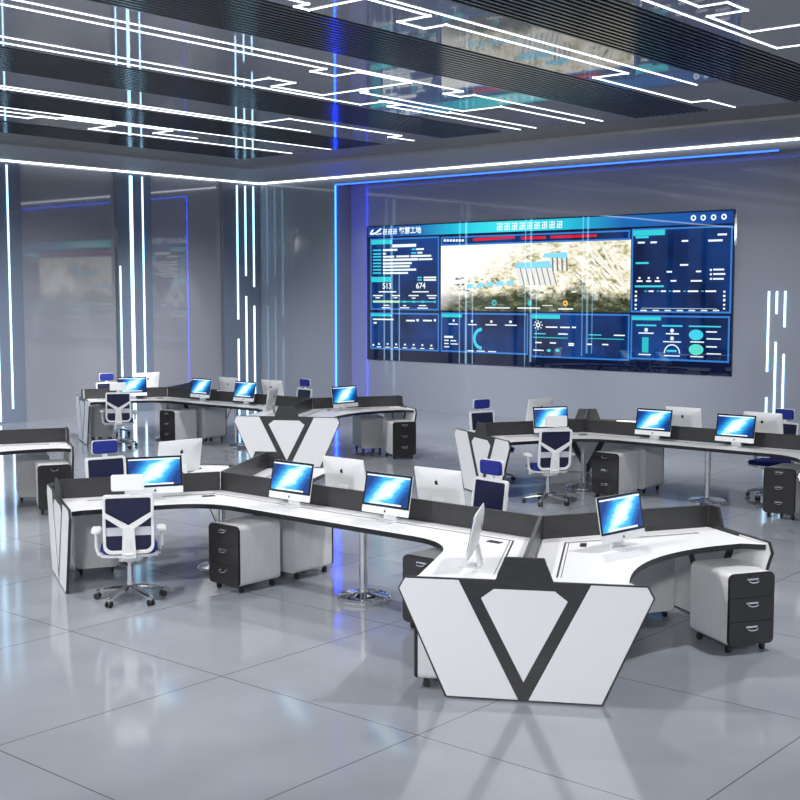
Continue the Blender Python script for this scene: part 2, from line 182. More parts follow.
M['wall_panel'] = mat('wall_glass_panel', (.205, .212, .238), .035, ior=1.95)
M['pillar'] = mat('pillar_blue_grey', (.125, .15, .20), .18, ior=1.5)
M['wall_plain'] = mat('wall_plain_grey', (.30, .30, .32), .6)
LED = mat('led_white', (1, 1, 1), .5, emit=(.86, .93, 1.0), strength=2.2)
LEDW = mat('led_wall_cool', (1, 1, 1), .5, emit=(.34, .70, 1.0), strength=3.2)
LEDC = mat('led_cove', (1, 1, 1), .5, emit=(.90, .95, 1.0), strength=2.6)
LEDB = mat('led_blue', (.1, .2, 1), .5, emit=(.008, .062, 1.0), strength=6.0)

LEDV = mat('led_blue_vertical', (.1, .2, 1), .5, emit=(.004, .035, 1.0), strength=26.0)

# ------------------------------------------------------------------ mesh helper
class MB:
    def __init__(s): s.bm = bmesh.new(); s.mats = []
    def mi(s, m):
        if m not in s.mats: s.mats.append(m)
        return s.mats.index(m)
    def _fin(s, faces, m):
        i = s.mi(m)
        for f in faces: f.material_index = i
    def box(s, x0, y0, z0, x1, y1, z1, m, T=None):
        vs = [s.bm.verts.new(T @ Vector((x, y, z)) if T else (x, y, z)) for z in (z0, z1) for x, y in ((x0, y0), (x1, y0), (x1, y1), (x0, y1))]
        q = [(3, 2, 1, 0), (4, 5, 6, 7), (0, 1, 5, 4), (1, 2, 6, 5), (2, 3, 7, 6), (3, 0, 4, 7)]
        s._fin([s.bm.faces.new([vs[k] for k in f]) for f in q], m)
    def prism(s, pts, a, b, m, axis='z', T=None, mcap=None):
        # extrude polygon pts (2D, counter clockwise) along axis from a to b
        def P(u, v, w):
            p = Vector((u, v, w)) if axis == 'z' else (Vector((u, w, v)) if axis == 'y' else Vector((w, u, v)))
            return T @ p if T else p
        A = [s.bm.verts.new(P(u, v, a)) for u, v in pts]; B = [s.bm.verts.new(P(u, v, b)) for u, v in pts]
        n = len(pts); fs = []
        fs.append(s.bm.faces.new(A[::-1])); fs.append(s.bm.faces.new(B))
        s._fin(fs, mcap or m); fs = []
        for i in range(n): fs.append(s.bm.faces.new((A[i], A[(i + 1) % n], B[(i + 1) % n], B[i])))
        s._fin(fs, m)
    def ring(s, outer, inner, a, b, m, axis='y', T=None):
        def P(u, v, w):
            p = Vector((u, v, w)) if axis == 'z' else (Vector((u, w, v)) if axis == 'y' else Vector((w, u, v)))
            return T @ p if T else p
        n = len(outer)
        V4 = [[s.bm.verts.new(P(*p, w)) for p in loop] for loop, w in ((outer, a), (inner, a), (inner, b), (outer, b))]
        fs = []
        for i in range(n):
            j = (i + 1) % n
            for k in range(4):
                c, d = V4[k], V4[(k + 1) % 4]
                fs.append(s.bm.faces.new((c[i], c[j], d[j], d[i])))
        s._fin(fs, m)
    def cyl(s, p, q, r, m, n=16, r2=None):
        p = Vector(p); q = Vector(q); r2 = r if r2 is None else r2
        d = (q - p).normalized(); u = d.orthogonal().normalized(); w = d.cross(u)
        A = [s.bm.verts.new(p + (u * math.cos(2 * PI * i / n) + w * math.sin(2 * PI * i / n)) * r) for i in range(n)]
        B = [s.bm.verts.new(q + (u * math.cos(2 * PI * i / n) + w * math.sin(2 * PI * i / n)) * r2) for i in range(n)]
        fs = [s.bm.faces.new(A[::-1]), s.bm.faces.new(B)]
        for i in range(n): fs.append(s.bm.faces.new((A[i], A[(i + 1) % n], B[(i + 1) % n], B[i])))
        s._fin(fs, m)
    def tube(s, pts, r, m, n=8, flat=1.0):
        pts = [Vector(p) for p in pts]; rings = []
        for k, p in enumerate(pts):
            d = (pts[min(k + 1, len(pts) - 1)] - pts[max(k - 1, 0)]).normalized()
            ref = Vector((0, 0, 1)) if abs(d.z) < .9 else Vector((1, 0, 0))
            u = d.cross(ref).normalized(); w = u.cross(d)
            rr = r[k] if isinstance(r, (list, tuple)) else r
            rings.append([s.bm.verts.new(p + u * math.cos(2 * PI * i / n) * rr + w * math.sin(2 * PI * i / n) * rr * flat) for i in range(n)])
        fs = [s.bm.faces.new(rings[0][::-1]), s.bm.faces.new(rings[-1])]
        for a, b in zip(rings, rings[1:]):
            for i in range(n): fs.append(s.bm.faces.new((a[i], a[(i + 1) % n], b[(i + 1) % n], b[i])))
        s._fin(fs, m)
    def lathe(s, prof, m, n=32, T=None):
        rings = []
        for r, z in prof:
            rings.append([s.bm.verts.new((T @ Vector((r * math.cos(2 * PI * i / n), r * math.sin(2 * PI * i / n), z))) if T else (r * math.cos(2 * PI * i / n), r * math.sin(2 * PI * i / n), z)) for i in range(n)])
        fs = [s.bm.faces.new(rings[0][::-1]), s.bm.faces.new(rings[-1])]
        for a, b in zip(rings, rings[1:]):
            for i in range(n): fs.append(s.bm.faces.new((a[i], a[(i + 1) % n], b[(i + 1) % n], b[i])))
        s._fin(fs, m)
    def poly(s, pts, m):
        s._fin([s.bm.faces.new([s.bm.verts.new(p) for p in pts])], m)
    def build(s, name, parent=None, loc=(0, 0, 0), rot=0, bevel=0, smooth=False):
        bmesh.ops.recalc_face_normals(s.bm, faces=s.bm.faces)
        if bevel:
            es = [e for e in s.bm.edges if len(e.link_faces) == 2 and e.calc_face_angle(0) > .6]
            bmesh.ops.bevel(s.bm, geom=es, offset=bevel, segments=2, affect='EDGES', clamp_overlap=True)
        me = bpy.data.meshes.new(name); s.bm.to_mesh(me); s.bm.free()
        for m in s.mats: me.materials.append(m)
        if smooth:
            for p in me.polygons: p.use_smooth = True
            me.set_sharp_from_angle(angle=R(35))
        o = bpy.data.objects.new(name, me); COL.objects.link(o)
        if parent: o.parent = parent
        o.location = loc; o.rotation_euler = (0, 0, rot)
        return o

def rrect(x0, z0, x1, z1, r, n=5):
    if not isinstance(r, (list, tuple)): r = (r, r, r, r)
    out = []
    for (cx, cz, a), q in zip(((x1 - r[0], z0 + r[0], -90), (x1 - r[1], z1 - r[1], 0), (x0 + r[2], z1 - r[2], 90), (x0 + r[3], z0 + r[3], 180)), r):
        for i in range(n + 1):
            t = R(a + 90 * i / n); out.append((cx + q * math.cos(t), cz + q * math.sin(t)))
    return out

def tag(o, label, cat, group=None, kind=None):
    o['label'] = label; o['category'] = cat
    if group: o['group'] = group
    if kind: o['kind'] = kind
    return o
def empty(name, loc=(0, 0, 0), rot=0):
    e = bpy.data.objects.new(name, None); COL.objects.link(e); e.location = loc; e.rotation_euler = (0, 0, rot); e.empty_display_size = .1
    return e
def copy_tree(o, parent=None):
    c = o.copy(); COL.objects.link(c)
    if parent: c.parent = parent
    for ch in list(o.children): copy_tree(ch, c)
    return c
def struct(o, label=None):
    o['kind'] = 'structure'
    if label: o['label'] = label
    return o

# ------------------------------------------------------------------ room
WX, WY, ZC = -22.754, 21.448, 5.43
YR = 21.95
XR, YF = 4.0, -5.0
b = MB(); b.box(WX - .3, YF, -.12, XR, YR + .4, 0, M['floor']); struct(b.build('floor'), 'glossy grey tiled floor')
# back wall: recessed field behind a surround
BX0, BX1, BZ = -20.20, -8.6, 5.26

b = MB(); b.box(BX0, YR, 0, BX1, YR + .3, BZ, M['wall_back'])
b.box(WX - .3, WY - .08, 0, BX0, YR + .3, ZC + .3, M['wall_back'])
b.box(BX0, WY - .08, BZ, BX1, YR + .3, ZC + .3, M['wall_back'])
b.box(BX1, WY - .08, 0, XR, YR + .3, ZC + .3, M['wall_back'])
struct(b.build('wall_back'), 'glossy blue grey end wall carrying the video wall')
b = MB()
panels = [(-1.9, -.3), (.9, 3.15), (4.35, 6.6), (7.77, 10.02), (11.22, 13.47), (14.60, 17.03), (17.98, 20.15)]
b.box(WX - .42, YF, 0, WX - .12, WY, ZC + .3, M['wall_panel'])
struct(b.build('wall_left'), 'left wall of tall glossy grey glass panels')
k = 1
prev = YF
for y0, y1 in panels + [(WY - .10, 0)]:
    b = MB(); b.box(WX - .12, prev, 0, WX, y0, ZC - .005, M['pillar']); struct(b.build('trim_%d' % k), 'blue grey pillar band of the left wall'); prev = y1; k += 1
# ceiling
Z1 = ZC + .055
b = MB()
b.box(WX - .4, WY - 2.55, ZC, XR, WY + .3, ZC + .3, M['ceiling_border']); b.box(WX - .4, YF, ZC, WX + 2.33, WY - 2.55, ZC + .3, M['ceiling_border'])
struct(b.build('trim_%d' % k), 'plain grey ceiling border along the walls'); k += 1
FX0, FY1 = -19.28, 17.62
b = MB()
b.box(WX + 2.33, FY1, Z1, XR, WY - 2.55, Z1 + .2, M['ceiling_inner']); b.box(WX + 2.33, YF, Z1, FX0, FY1, Z1 + .2, M['ceiling_inner'])
struct(b.build('trim_%d' % k), 'brownish grey inner ceiling border'); k += 1
beams = [(-19.28, -18.05), (-16.65, -15.42), (-14.0, -12.66), (-10.06, -8.78), (-7.46, -6.2), (-4.88, -3.62), (-2.2, -.95)]
b = MB(); prev = FX0
for x0, x1 in beams + [(XR, 0)]:
    if x0 > prev: b.box(prev, YF, Z1, x0, FY1, Z1 + .2, M['ceiling'])
    prev = x1
struct(b.build('ceiling'), 'glossy grey ceiling panels between the slatted strips')
names = ['leftmost, nearest the left wall', 'second from the left wall', 'third from the left wall', 'fourth from the left wall', 'wide one in the upper right of the photo', 'at the top right corner', 'farthest right']
for (x0, x1), nm in zip(beams, names):
    b = MB(); b.box(x0, YF, Z1 + .07, x1, FY1, Z1 + .2, M['slat_back'])
    n = 14; p = (x1 - x0) / n
    for i in range(n):
        xa = x0 + p * (i + .30); b.box(xa, YF, Z1 - .012, xa + p * .40, FY1, Z1 + .07, M['slat'])
    o = b.build('slatted_ceiling_strip'); tag(o, 'dark slatted ceiling strip, ' + nm, 'ceiling strip', 'slatted ceiling strips')
# ceiling LED circuits
led_labels = {
 'a': 'straight white ceiling light line below the wide right slatted strip', 'b': 'zigzag white ceiling light line running beside the straight one over the map reflection',
 'c': 'white ceiling light line hugging the lower edge of the fourth slatted strip', 'd': 'white stepped ceiling light line with a deep jog in the wide middle panel',
 'e': 'white hooked ceiling light line at the left of the wide middle panel', 'f': 'long white ceiling light line with two steps above the third slatted strip',
 'g': 'short jogged white ceiling light line nearest the third slatted strip end', 'h': 'white ceiling light line with a broad step between second and third slatted strips',
 'i': 'short straight white ceiling light line between second and third slatted strips', 'j': 'straight white ceiling light line between first and second slatted strips',
 'k': 'stepped white ceiling light line beside the leftmost slatted strip', 'l': 'hooked white ceiling light line in the far left ceiling panel',
 'm': 'straight white ceiling light line in the top right ceiling panel', 'n': 'zigzag white ceiling light line at the top right corner of the photo'}
ext = {'a': -3.5, 'b': 7.2, 'c': -2, 'd': 6.5, 'e': 5.5, 'f': -1, 'g': None, 'h': 5, 'i': 6, 'j': 1, 'k': 3, 'l': 5, 'm': -3.5, 'n': 6}
for key, pts in DATA['L'].items():
    pts = [tuple(p) for p in pts]
    if ext[key] is not None: pts[0] = (pts[0][0], ext[key])
    if key in 'mn': pts[-1] = (-5.0, pts[-1][1])
    b = MB(); h = .0115
    for (xa, ya), (xb, yb) in zip(pts, pts[1:]):
        b.box(min(xa, xb) - h, min(ya, yb) - h, Z1 - .008, max(xa, xb) + h, min(max(ya, yb), 17.58) + h, Z1 + .0005, LED)
    tag(b.build('ceiling_light_line'), led_labels[key], 'ceiling light', 'ceiling light lines')
# cove strips on the walls
b = MB(); b.box(WX + .0, WY - .145, ZC - .036, XR, WY - .10, ZC - .002, LEDC); tag(b.build('cove_light'), 'white cove light line along the top of the end wall', 'cove light')
b = MB(); b.box(WX + .0, YF, ZC - .036, WX + .045, WY - .146, ZC - .002, LEDC); tag(b.build('cove_light'), 'white cove light line along the top of the left wall', 'cove light')
# blue edge lights of the recess
b = MB(); b.box(BX0, WY - .07, .03, BX0 + .030, WY - .045, BZ - .030, LEDV); tag(b.build('blue_edge_light'), 'vertical blue light edge at the left of the video wall recess', 'edge light')
b = MB(); b.box(BX0, WY - .07, BZ - .026, -9.3, WY - .050, BZ, LEDB)
tag(b.build('blue_edge_light'), 'horizontal blue light edge above the video wall', 'edge light')
# wall strips (left wall)
def wstrip(y, z0, z1, w, lab, grp='light strips on the left wall'):
    b = MB(); b.box(WX, y - w / 2, z0, WX + .02, y + w / 2, z1, LEDW); tag(b.build('wall_light_strip'), lab, 'wall light', grp)
TOP = ZC - .10
for i, y in enumerate((17.41, 13.96, 10.5, 7.05)):
    w = ['between the two glass panels', 'at the left edge of the photo', 'beyond the left edge of the photo', 'farthest left beyond the photo'][i]
    wstrip(y, .05, TOP, .075, 'thick bright vertical wall light strip ' + w)
    wstrip(y + .32, .3, TOP, .026, 'thin full height wall light strip right of the thick one ' + w)
    wstrip(y - .33, .3, 3.31, .024, 'thin short wall light strip left of the thick one ' + w)
for y, parts, nm in ((20.60, ((2.06, TOP), (.1, 1.58)), 'left'), (20.87, ((3.13, TOP), (.1, 2.63)), 'middle'), (21.14, ((2.86, TOP), (.1, 2.39)), 'right')):
    for (z0, z1), w in zip(parts, ('upper', 'lower')):
        wstrip(y, z0, z1, .032, '%s piece of the %s of three broken vertical light strips by the corner' % (w, nm), 'broken light strips by the corner')
for x, parts, nm in ((-9.655, ((1.24, 2.74), (.45, .76)), 'left'), (-9.50, ((2.32, 2.74), (.4, 1.80)), 'middle'), (-9.34, ((2.08, 2.74), (.4, 1.58)), 'right')):
    for (z0, z1), w in zip(parts, ('upper', 'lower')):
        b = MB(); b.box(x - .014, YR - .022, z0, x + .014, YR, z1, LEDW)
        tag(b.build('wall_light_strip'), '%s piece of the %s light strip right of the video wall' % (w, nm), 'wall light', 'light strips right of the video wall')

# ------------------------------------------------------------------ video wall
SX0, SX1, SZ0, SZ1 = -19.65, -10.35, 1.13, 4.277
YS = 21.90
vw = empty('video_wall', (0, 0, 0)); tag(vw, 'huge wide wall screen showing blue data panels and an aerial site view', 'video wall')
b = MB(); b.box(SX0, YS, SZ0, SX1, YR - .001, SZ1, V['base']); b.build('screen_body', vw)
layers = {}
names = {'header': 'header_banner', 'panel': 'data_panel', 'map': 'aerial_view', 'tag': 'panel_title_tag', 'white': 'white_lettering', 'cyan': 'cyan_lettering', 'teal': 'teal_bar', 'green': 'progress_bar', 'red': 'red_ticker', 'orange': 'map_marker', 'tealg': 'gauge_disc', 'frame': 'panel_outline', 'map_roof': 'aerial_roofs', 'map_wall': 'aerial_blocks', 'map_shadow': 'aerial_gaps', 'map_tree': 'aerial_trees', 'map_road': 'aerial_roads'}
def L_(m):
    if m not in layers: layers[m] = MB()
    return layers[m]
def quad(m, x0, z0, x1, z1, lay):
    y = YS - .0012 * lay
    L_(m).poly([(x0, y, z0), (x1, y, z0), (x1, y, z1), (x0, y, z1)], V[m])
pn = 0
for m, x0, z0, x1, z1, lay in DATA['R']:
    if m == 'panel':
        pb = MB(); y = YS - .0012
        pb.poly([(x0, y, z0), (x1, y, z0), (x1, y, z1), (x0, y, z1)], V['panel']); pb.build('data_panel', vw)
        t = .035
        for q in ((x0, z0, x1, z0 + t), (x0, z1 - t, x1, z1), (x0, z0, x0 + t, z1), (x1 - t, z0, x1, z1)): quad('frame', *q, 2)
    else: quad(m, x0, z0, x1, z1, lay)
for m, x, z, ro, ri, a0, a1, sq in DATA['D']:
    n = 24; y = YS - .0012 * 4
    for i in range(n):
        t0 = R(a0 + (a1 - a0) * i / n); t1 = R(a0 + (a1 - a0) * (i + 1) / n)
        P = lambda r, t: (x + r * math.cos(t), y, z + r * sq * math.sin(t))
        if ri: L_(m).poly([P(ri, t0), P(ri, t1), P(ro, t1), P(ro, t0)], V[m])
        else: L_(m).poly([P(0, 0), P(ro, t1), P(ro, t0)], V[m])
for x, z, s in DATA['G']:
    s2 = s / 2; t = s * .15
    quad('white', x - s2, z + s2 * .75, x + s2, z + s2, 4); quad('white', x - s2 * .8, z - t / 2, x + s2 * .8, z + t / 2, 4)
    quad('white', x - s2, z - s2, x + s2, z - s2 * .75, 4); quad('white', x - t / 2, z - s2, x + t / 2, z + s2, 4)
    quad('white', x - s2 * .9, z - s2, x - s2 * .9 + t, z + s2 * .4, 4); quad('white', x + s2 * .9 - t, z - s2 * .6, x + s2 * .9, z + s2, 4)
for poly in DATA['LOGO']:
    L_('white').poly([(x, YS - .0048, z) for x, z in poly], V['white'])
# buildings, roads on the aerial view
MX0, MX1, MZ0, MZ1 = -17.406, -12.552, 2.316, 3.774
def mp(u, v): return (MX0 + (MX1 - MX0) * u, MZ1 - (MZ1 - MZ0) * v)
def mquad(m, pts, lay): L_(m).poly([(mp(*p)[0], YS - .0012 * lay, mp(*p)[1]) for p in pts], V[m])
for i in range(7):
    u = .42 + i * .028
    mquad('map_wall', [(u + .025, .62), (u + .048, .62), (u + .024, .36), (u, .36)], 2)
    mquad('map_shadow', [(u + .048, .62), (u + .053, .62), (u + .029, .36), (u + .024, .36)], 3)
for i in range(4):
    u = .60 + i * .024
    mquad('map_wall', [(u + .008, .40), (u + .024, .40), (u + .020, .20), (u, .20)], 2)
    mquad('map_shadow', [(u + .016, .42), (u + .024, .42), (u + .020, .22), (u + .012, .22)], 3)
mquad('map_roof', [(.415, .37), (.62, .37), (.60, .27), (.43, .29)], 3)
mquad('map_roof', [(.565, .22), (.69, .24), (.69, .15), (.575, .16)], 3)
for i in range(5): mquad('map_roof', [(.15 + i * .055, .66 - i * .012), (.195 + i * .055, .66 - i * .012), (.19 + i * .055, .59 - i * .012), (.155 + i * .055, .60 - i * .012)], 3)
for i in range(4):
    mquad('map_road', [(.76 + i * .05, .06 + .03 * i), (.775 + i * .05, .06 + .03 * i), (.95 + i * .012, .55 + .06 * i), (.94 + i * .012, .56 + .06 * i)], 3)
rng = random.Random(3)
for i in range(70):
    u, v = rng.uniform(.08, .78), rng.uniform(.50, .74); a, c = rng.uniform(.004, .013), rng.uniform(.006, .018)
    if .40 < u < .66 and v < .66: continue
    mquad(rng.choice(['map_wall', 'map_shadow', 'map_shadow', 'map_road', 'map_tree']), [(u - a, v + c), (u + a, v + c * .8), (u + a * .8, v - c), (u - a * .9, v - c * .8)], 2)
for i in range(70):
    u, v = rng.uniform(.72, .95), rng.uniform(.16, .66); l = rng.uniform(.02, .07); q = rng.uniform(.0015, .004)
    if u + l * .5 > .985 or v + l * 1.5 > .8: continue
    mquad(rng.choice(['map_tree', 'map_tree', 'map_shadow', 'map_road']), [(u, v), (u + q, v - .004), (u + q + l * .5, v + l * 1.5), (u + l * .5, v + l * 1.5)], 2)
mquad('map_road', [(.20, .55), (.22, .55), (.52, .14), (.50, .13)], 2); mquad('map_road', [(.50, .13), (.51, .16), (.98, .06), (.98, .04)], 2)
for m, mb in layers.items(): mb.build(names[m], vw)
for t, x, z, h in DATA['X']:
    cu = bpy.data.curves.new('lettering', 'FONT'); cu.body = t; cu.size = h * 1.7; cu.align_x = 'CENTER'; cu.align_y = 'CENTER'; cu.offset = .004
    to = bpy.data.objects.new('lettering_curve', cu); COL.objects.link(to)
    bpy.context.view_layer.update()
    me = bpy.data.meshes.new_from_object(to.evaluated_get(bpy.context.evaluated_depsgraph_get()))
    bpy.data.objects.remove(to)
    me.transform(Matrix.Rotation(PI / 2, 4, 'X')); me.materials.clear(); me.materials.append(V['white'])
    o = bpy.data.objects.new('lettering', me); COL.objects.link(o); o.parent = vw; o.location = (x, YS - .006, z)

# ------------------------------------------------------------------ desk island (hub at origin, second hub at -LL)
LS, LL, ZT = 1.54, 3.723, .79
HW = .80
def d2(a): return Vector((math.cos(R(a)), math.sin(R(a))))
ARMS = [((0, 0), 300), ((0, 0), 60), ((-LL, 0), 120), ((-LL, 0), 240)]

def sector(hub, t1, t2, long1, long2):
    h = Vector(hub); e1, e2 = d2(t1), d2(t2); n1 = Vector((-e1.y, e1.x)); n2 = Vector((e2.y, -e2.x))
    L1 = LL / 2 - .002 if long1 else LS - .022; L2 = LL / 2 - .002 if long2 else LS - .022
    D1 = .56 if long1 else .68; D2 = .56 if long2 else .68; g = .018
    def isect(o1, o2):
        A = h + n1 * o1; B = h + n2 * o2; den = e1.x * e2.y - e1.y * e2.x
        w = B - A; k = (w.x * e2.y - w.y * e2.x) / den; return A + e1 * k
    C = isect(D1, D2); t = .98 if not (long1 or long2) else .38
    P = [isect(g, g), h + e1 * L1 + n1 * g, h + e1 * L1 + n1 * (D1 if long1 else HW - .02)]
    A, B = C + e1 * t, C + e2 * t
    if not long1: P.append(h + e1 * (L1 - .12) + n1 * (D1 + .05)) if t < .9 else None
    for i in range(17):
        s = i / 16; P.append(A * (1 - s) ** 2 + C * 2 * s * (1 - s) + B * s * s)
    if not long2 and t < .9: P.append(h + e2 * (L2 - .12) + n2 * (D2 + .05))
    P += [h + e2 * L2 + n2 * (D2 if long2 else HW - .02), h + e2 * L2 + n2 * g]
    # slot for cables
    so = .20; K = isect(so, so)
    slot = [h + e1 * (L1 - (.0 if long1 else .22)) + n1 * so, K, h + e2 * (L2 - (0 if long2 else .22)) + n2 * so]
    return P, slot, (K, e1, n1, e2, n2)

def v_panel(parent, hub, ang, twist=0):
    h = Vector(hub); e = d2(ang)
    c = h + e * LS
    T = Matrix.Translation((c.x, c.y, 0)) @ Matrix.Rotation(R(ang - 270 + twist), 4, 'Z')
    # local: x across, y outward = -y, z up
    body = [(-.525, .006), (.525, .006), (.845, .735), (.80, .815), (.19, .815), (.13, .97), (-.13, .97), (-.19, .815), (-.80, .815), (-.845, .735)]
    b = MB(); b.prism(body, -.012, .012, M['charcoal'], 'y', T); p = b.build('end_panel', parent, bevel=.003)
    inl = [[(-.512, .015), (-.035, .015), (-.435, .805), (-.795, .805), (-.834, .735)], [(.512, .015), (.834, .735), (.795, .805), (.435, .805), (.035, .015)],
           [(0, .135), (.285, .69), (.20, .755), (-.20, .755), (-.285, .69)]]
    for q in inl:
        b = MB(); b.prism(q, -.015, .015, M['white'], 'y', T); b.build('inlay', p)
    b = MB(); o_ = [(-.525, .006), (-.845, .735), (-.80, .815)]
    return p

def make_island():
    root = empty('desk_island')
    secs = [((0, 0), 180, 300, True, False), ((0, 0), 300, 60, False, False), ((0, 0), 60, 180, False, True),
            ((-LL, 0), 0, 120, True, False), ((-LL, 0), 120, 240, False, False), ((-LL, 0), 240, 0, False, True)]
    for s in secs:
        P, slot, (K, e1, n1, e2, n2) = sector(*s)
        pts = [(p.x, p.y) for p in P]
        b = MB(); b.prism(pts, ZT - .042, ZT, M['edge'], 'z', mcap=M['white']); w = b.build('worktop', root)
        # black outline is the edge banding seen from above: a thin lip
        b = MB()
        for a, c in zip(slot, slot[1:]):
            d = (c - a); L = d.length; an = math.atan2(d.y, d.x)
            T = Matrix.Translation((a.x, a.y, 0)) @ Matrix.Rotation(an, 4, 'Z')
            b.box(0, -.007, ZT - .001, L + .004, .007, ZT + .0012, M['edge'], T)
            b.box(0, -.030, ZT - .001, L, -.024, ZT + .0012, M['edge'], T) if L < 1.6 else None
        b.build('cable_slot', w)
        b = MB(); pos = K + (e1 + e2).normalized() * .16; an = math.atan2(e1.y, e1.x)
        T = Matrix.Translation((pos.x, pos.y, 0)) @ Matrix.Rotation(an, 4, 'Z')
        b.box(-.06, -.025, ZT, .06, .025, ZT + .006, M['box'], T); b.box(-.035, -.014, ZT + .006, -.005, .014, ZT + .008, M['bezel'], T); b.box(.01, -.014, ZT + .006, .04, .014, ZT + .008, M['bezel'], T)
        b.build('socket_box', w)
    # privacy screens, one per arm and one along the middle
    for hub, ang in ARMS:
        T = Matrix.Translation((*hub, 0)) @ Matrix.Rotation(R(ang), 4, 'Z')
        b = MB(); b.box(.016, -.0145, ZT - .03, LS - .024, .0145, .97, M['charcoal'], T); b.build('privacy_screen', root, bevel=.003)
        v_panel(root, hub, ang, 2.5 if ang == 240 else 0)
    b = MB(); b.box(-LL - .0, -.0145, ZT - .03, 0, .0145, .97, M['charcoal']); b.build('privacy_screen', root, bevel=.003)
    for x in (0, -LL, -LL / 2):
        b = MB(); b.cyl((x, 0, .05), (x, 0, ZT - .044), .037, M['chrome'], 24); p = b.build('pole_leg', root, smooth=True)
        b = MB(); b.lathe([(.235, 0), (.245, .012), (.245, .03), (.225, .048), (.10, .058), (.05, .075)], M['chrome'], 40, Matrix.Translation((x, 0, 0))); b.build('base_disc', p, smooth=True)
        b = MB(); b.box(x - .30, -.02, ZT - .085, x + .30, .02, ZT - .046, M['edge']); b.build('support_rail', p)
    return root

# ------------------------------------------------------------------ pedestal (front faces -Y, origin under the middle)
def make_pedestal():
    r = empty('drawer_pedestal'); W, D, H0, H1 = .40, .52, .065, .615
    b = MB(); b.prism(rrect(-W / 2, H0, W / 2, H1, .045, 6), -D / 2 + .024, D / 2, M['cabinet'], 'y'); b.build('body', r, smooth=True)
    f = MB(); f.prism(rrect(-W / 2, H0, W / 2, H1, .045, 6), -D / 2 + .012, -D / 2 + .026, M['edge'], 'y'); f.build('front_frame', r, smooth=True)
    hs = [(H0 + .004, .248), (.252, .430), (.434, H1 - .004)]
    for i, (a, c) in enumerate(hs):
        rr = [.002] * 4
        if i == 0: rr = [.04, .002, .002, .04]
        if i == 2: rr = [.002, .04, .04, .002]
        b = MB(); b.prism(rrect(-W / 2 + .004, a, W / 2 - .004, c, rr, 5), -D / 2, -D / 2 + .013, M['drawer'], 'y'); d = b.build('drawer', r)
        z = c - .055; y = -D / 2
        b = MB(); b.tube([(-.045, y + .002, z + .012), (-.040, y - .018, z), (-.02, y - .024, z - .008), (.02, y - .024, z - .008), (.040, y - .018, z), (.045, y + .002, z + .012)], .0055, M['chrome'], 8); b.box(-.052, y - .004, z + .006, .052, y, z + .020, M['chrome'])
        b.build('handle', d, smooth=True)
    for x in (-.15, .15):
        for y in (-.19, .19):
            b = MB(); b.cyl((x, y, .045), (x, y, .066), .012, M['rubber'], 10); b.cyl((x - .012, y + .01, .025), (x + .012, y + .01, .025), .025, M['rubber'], 14); b.box(x - .016, y - .012, .03, x + .016, y + .022, .05, M['rubber'])
            b.build('caster', r, smooth=True)
    return r

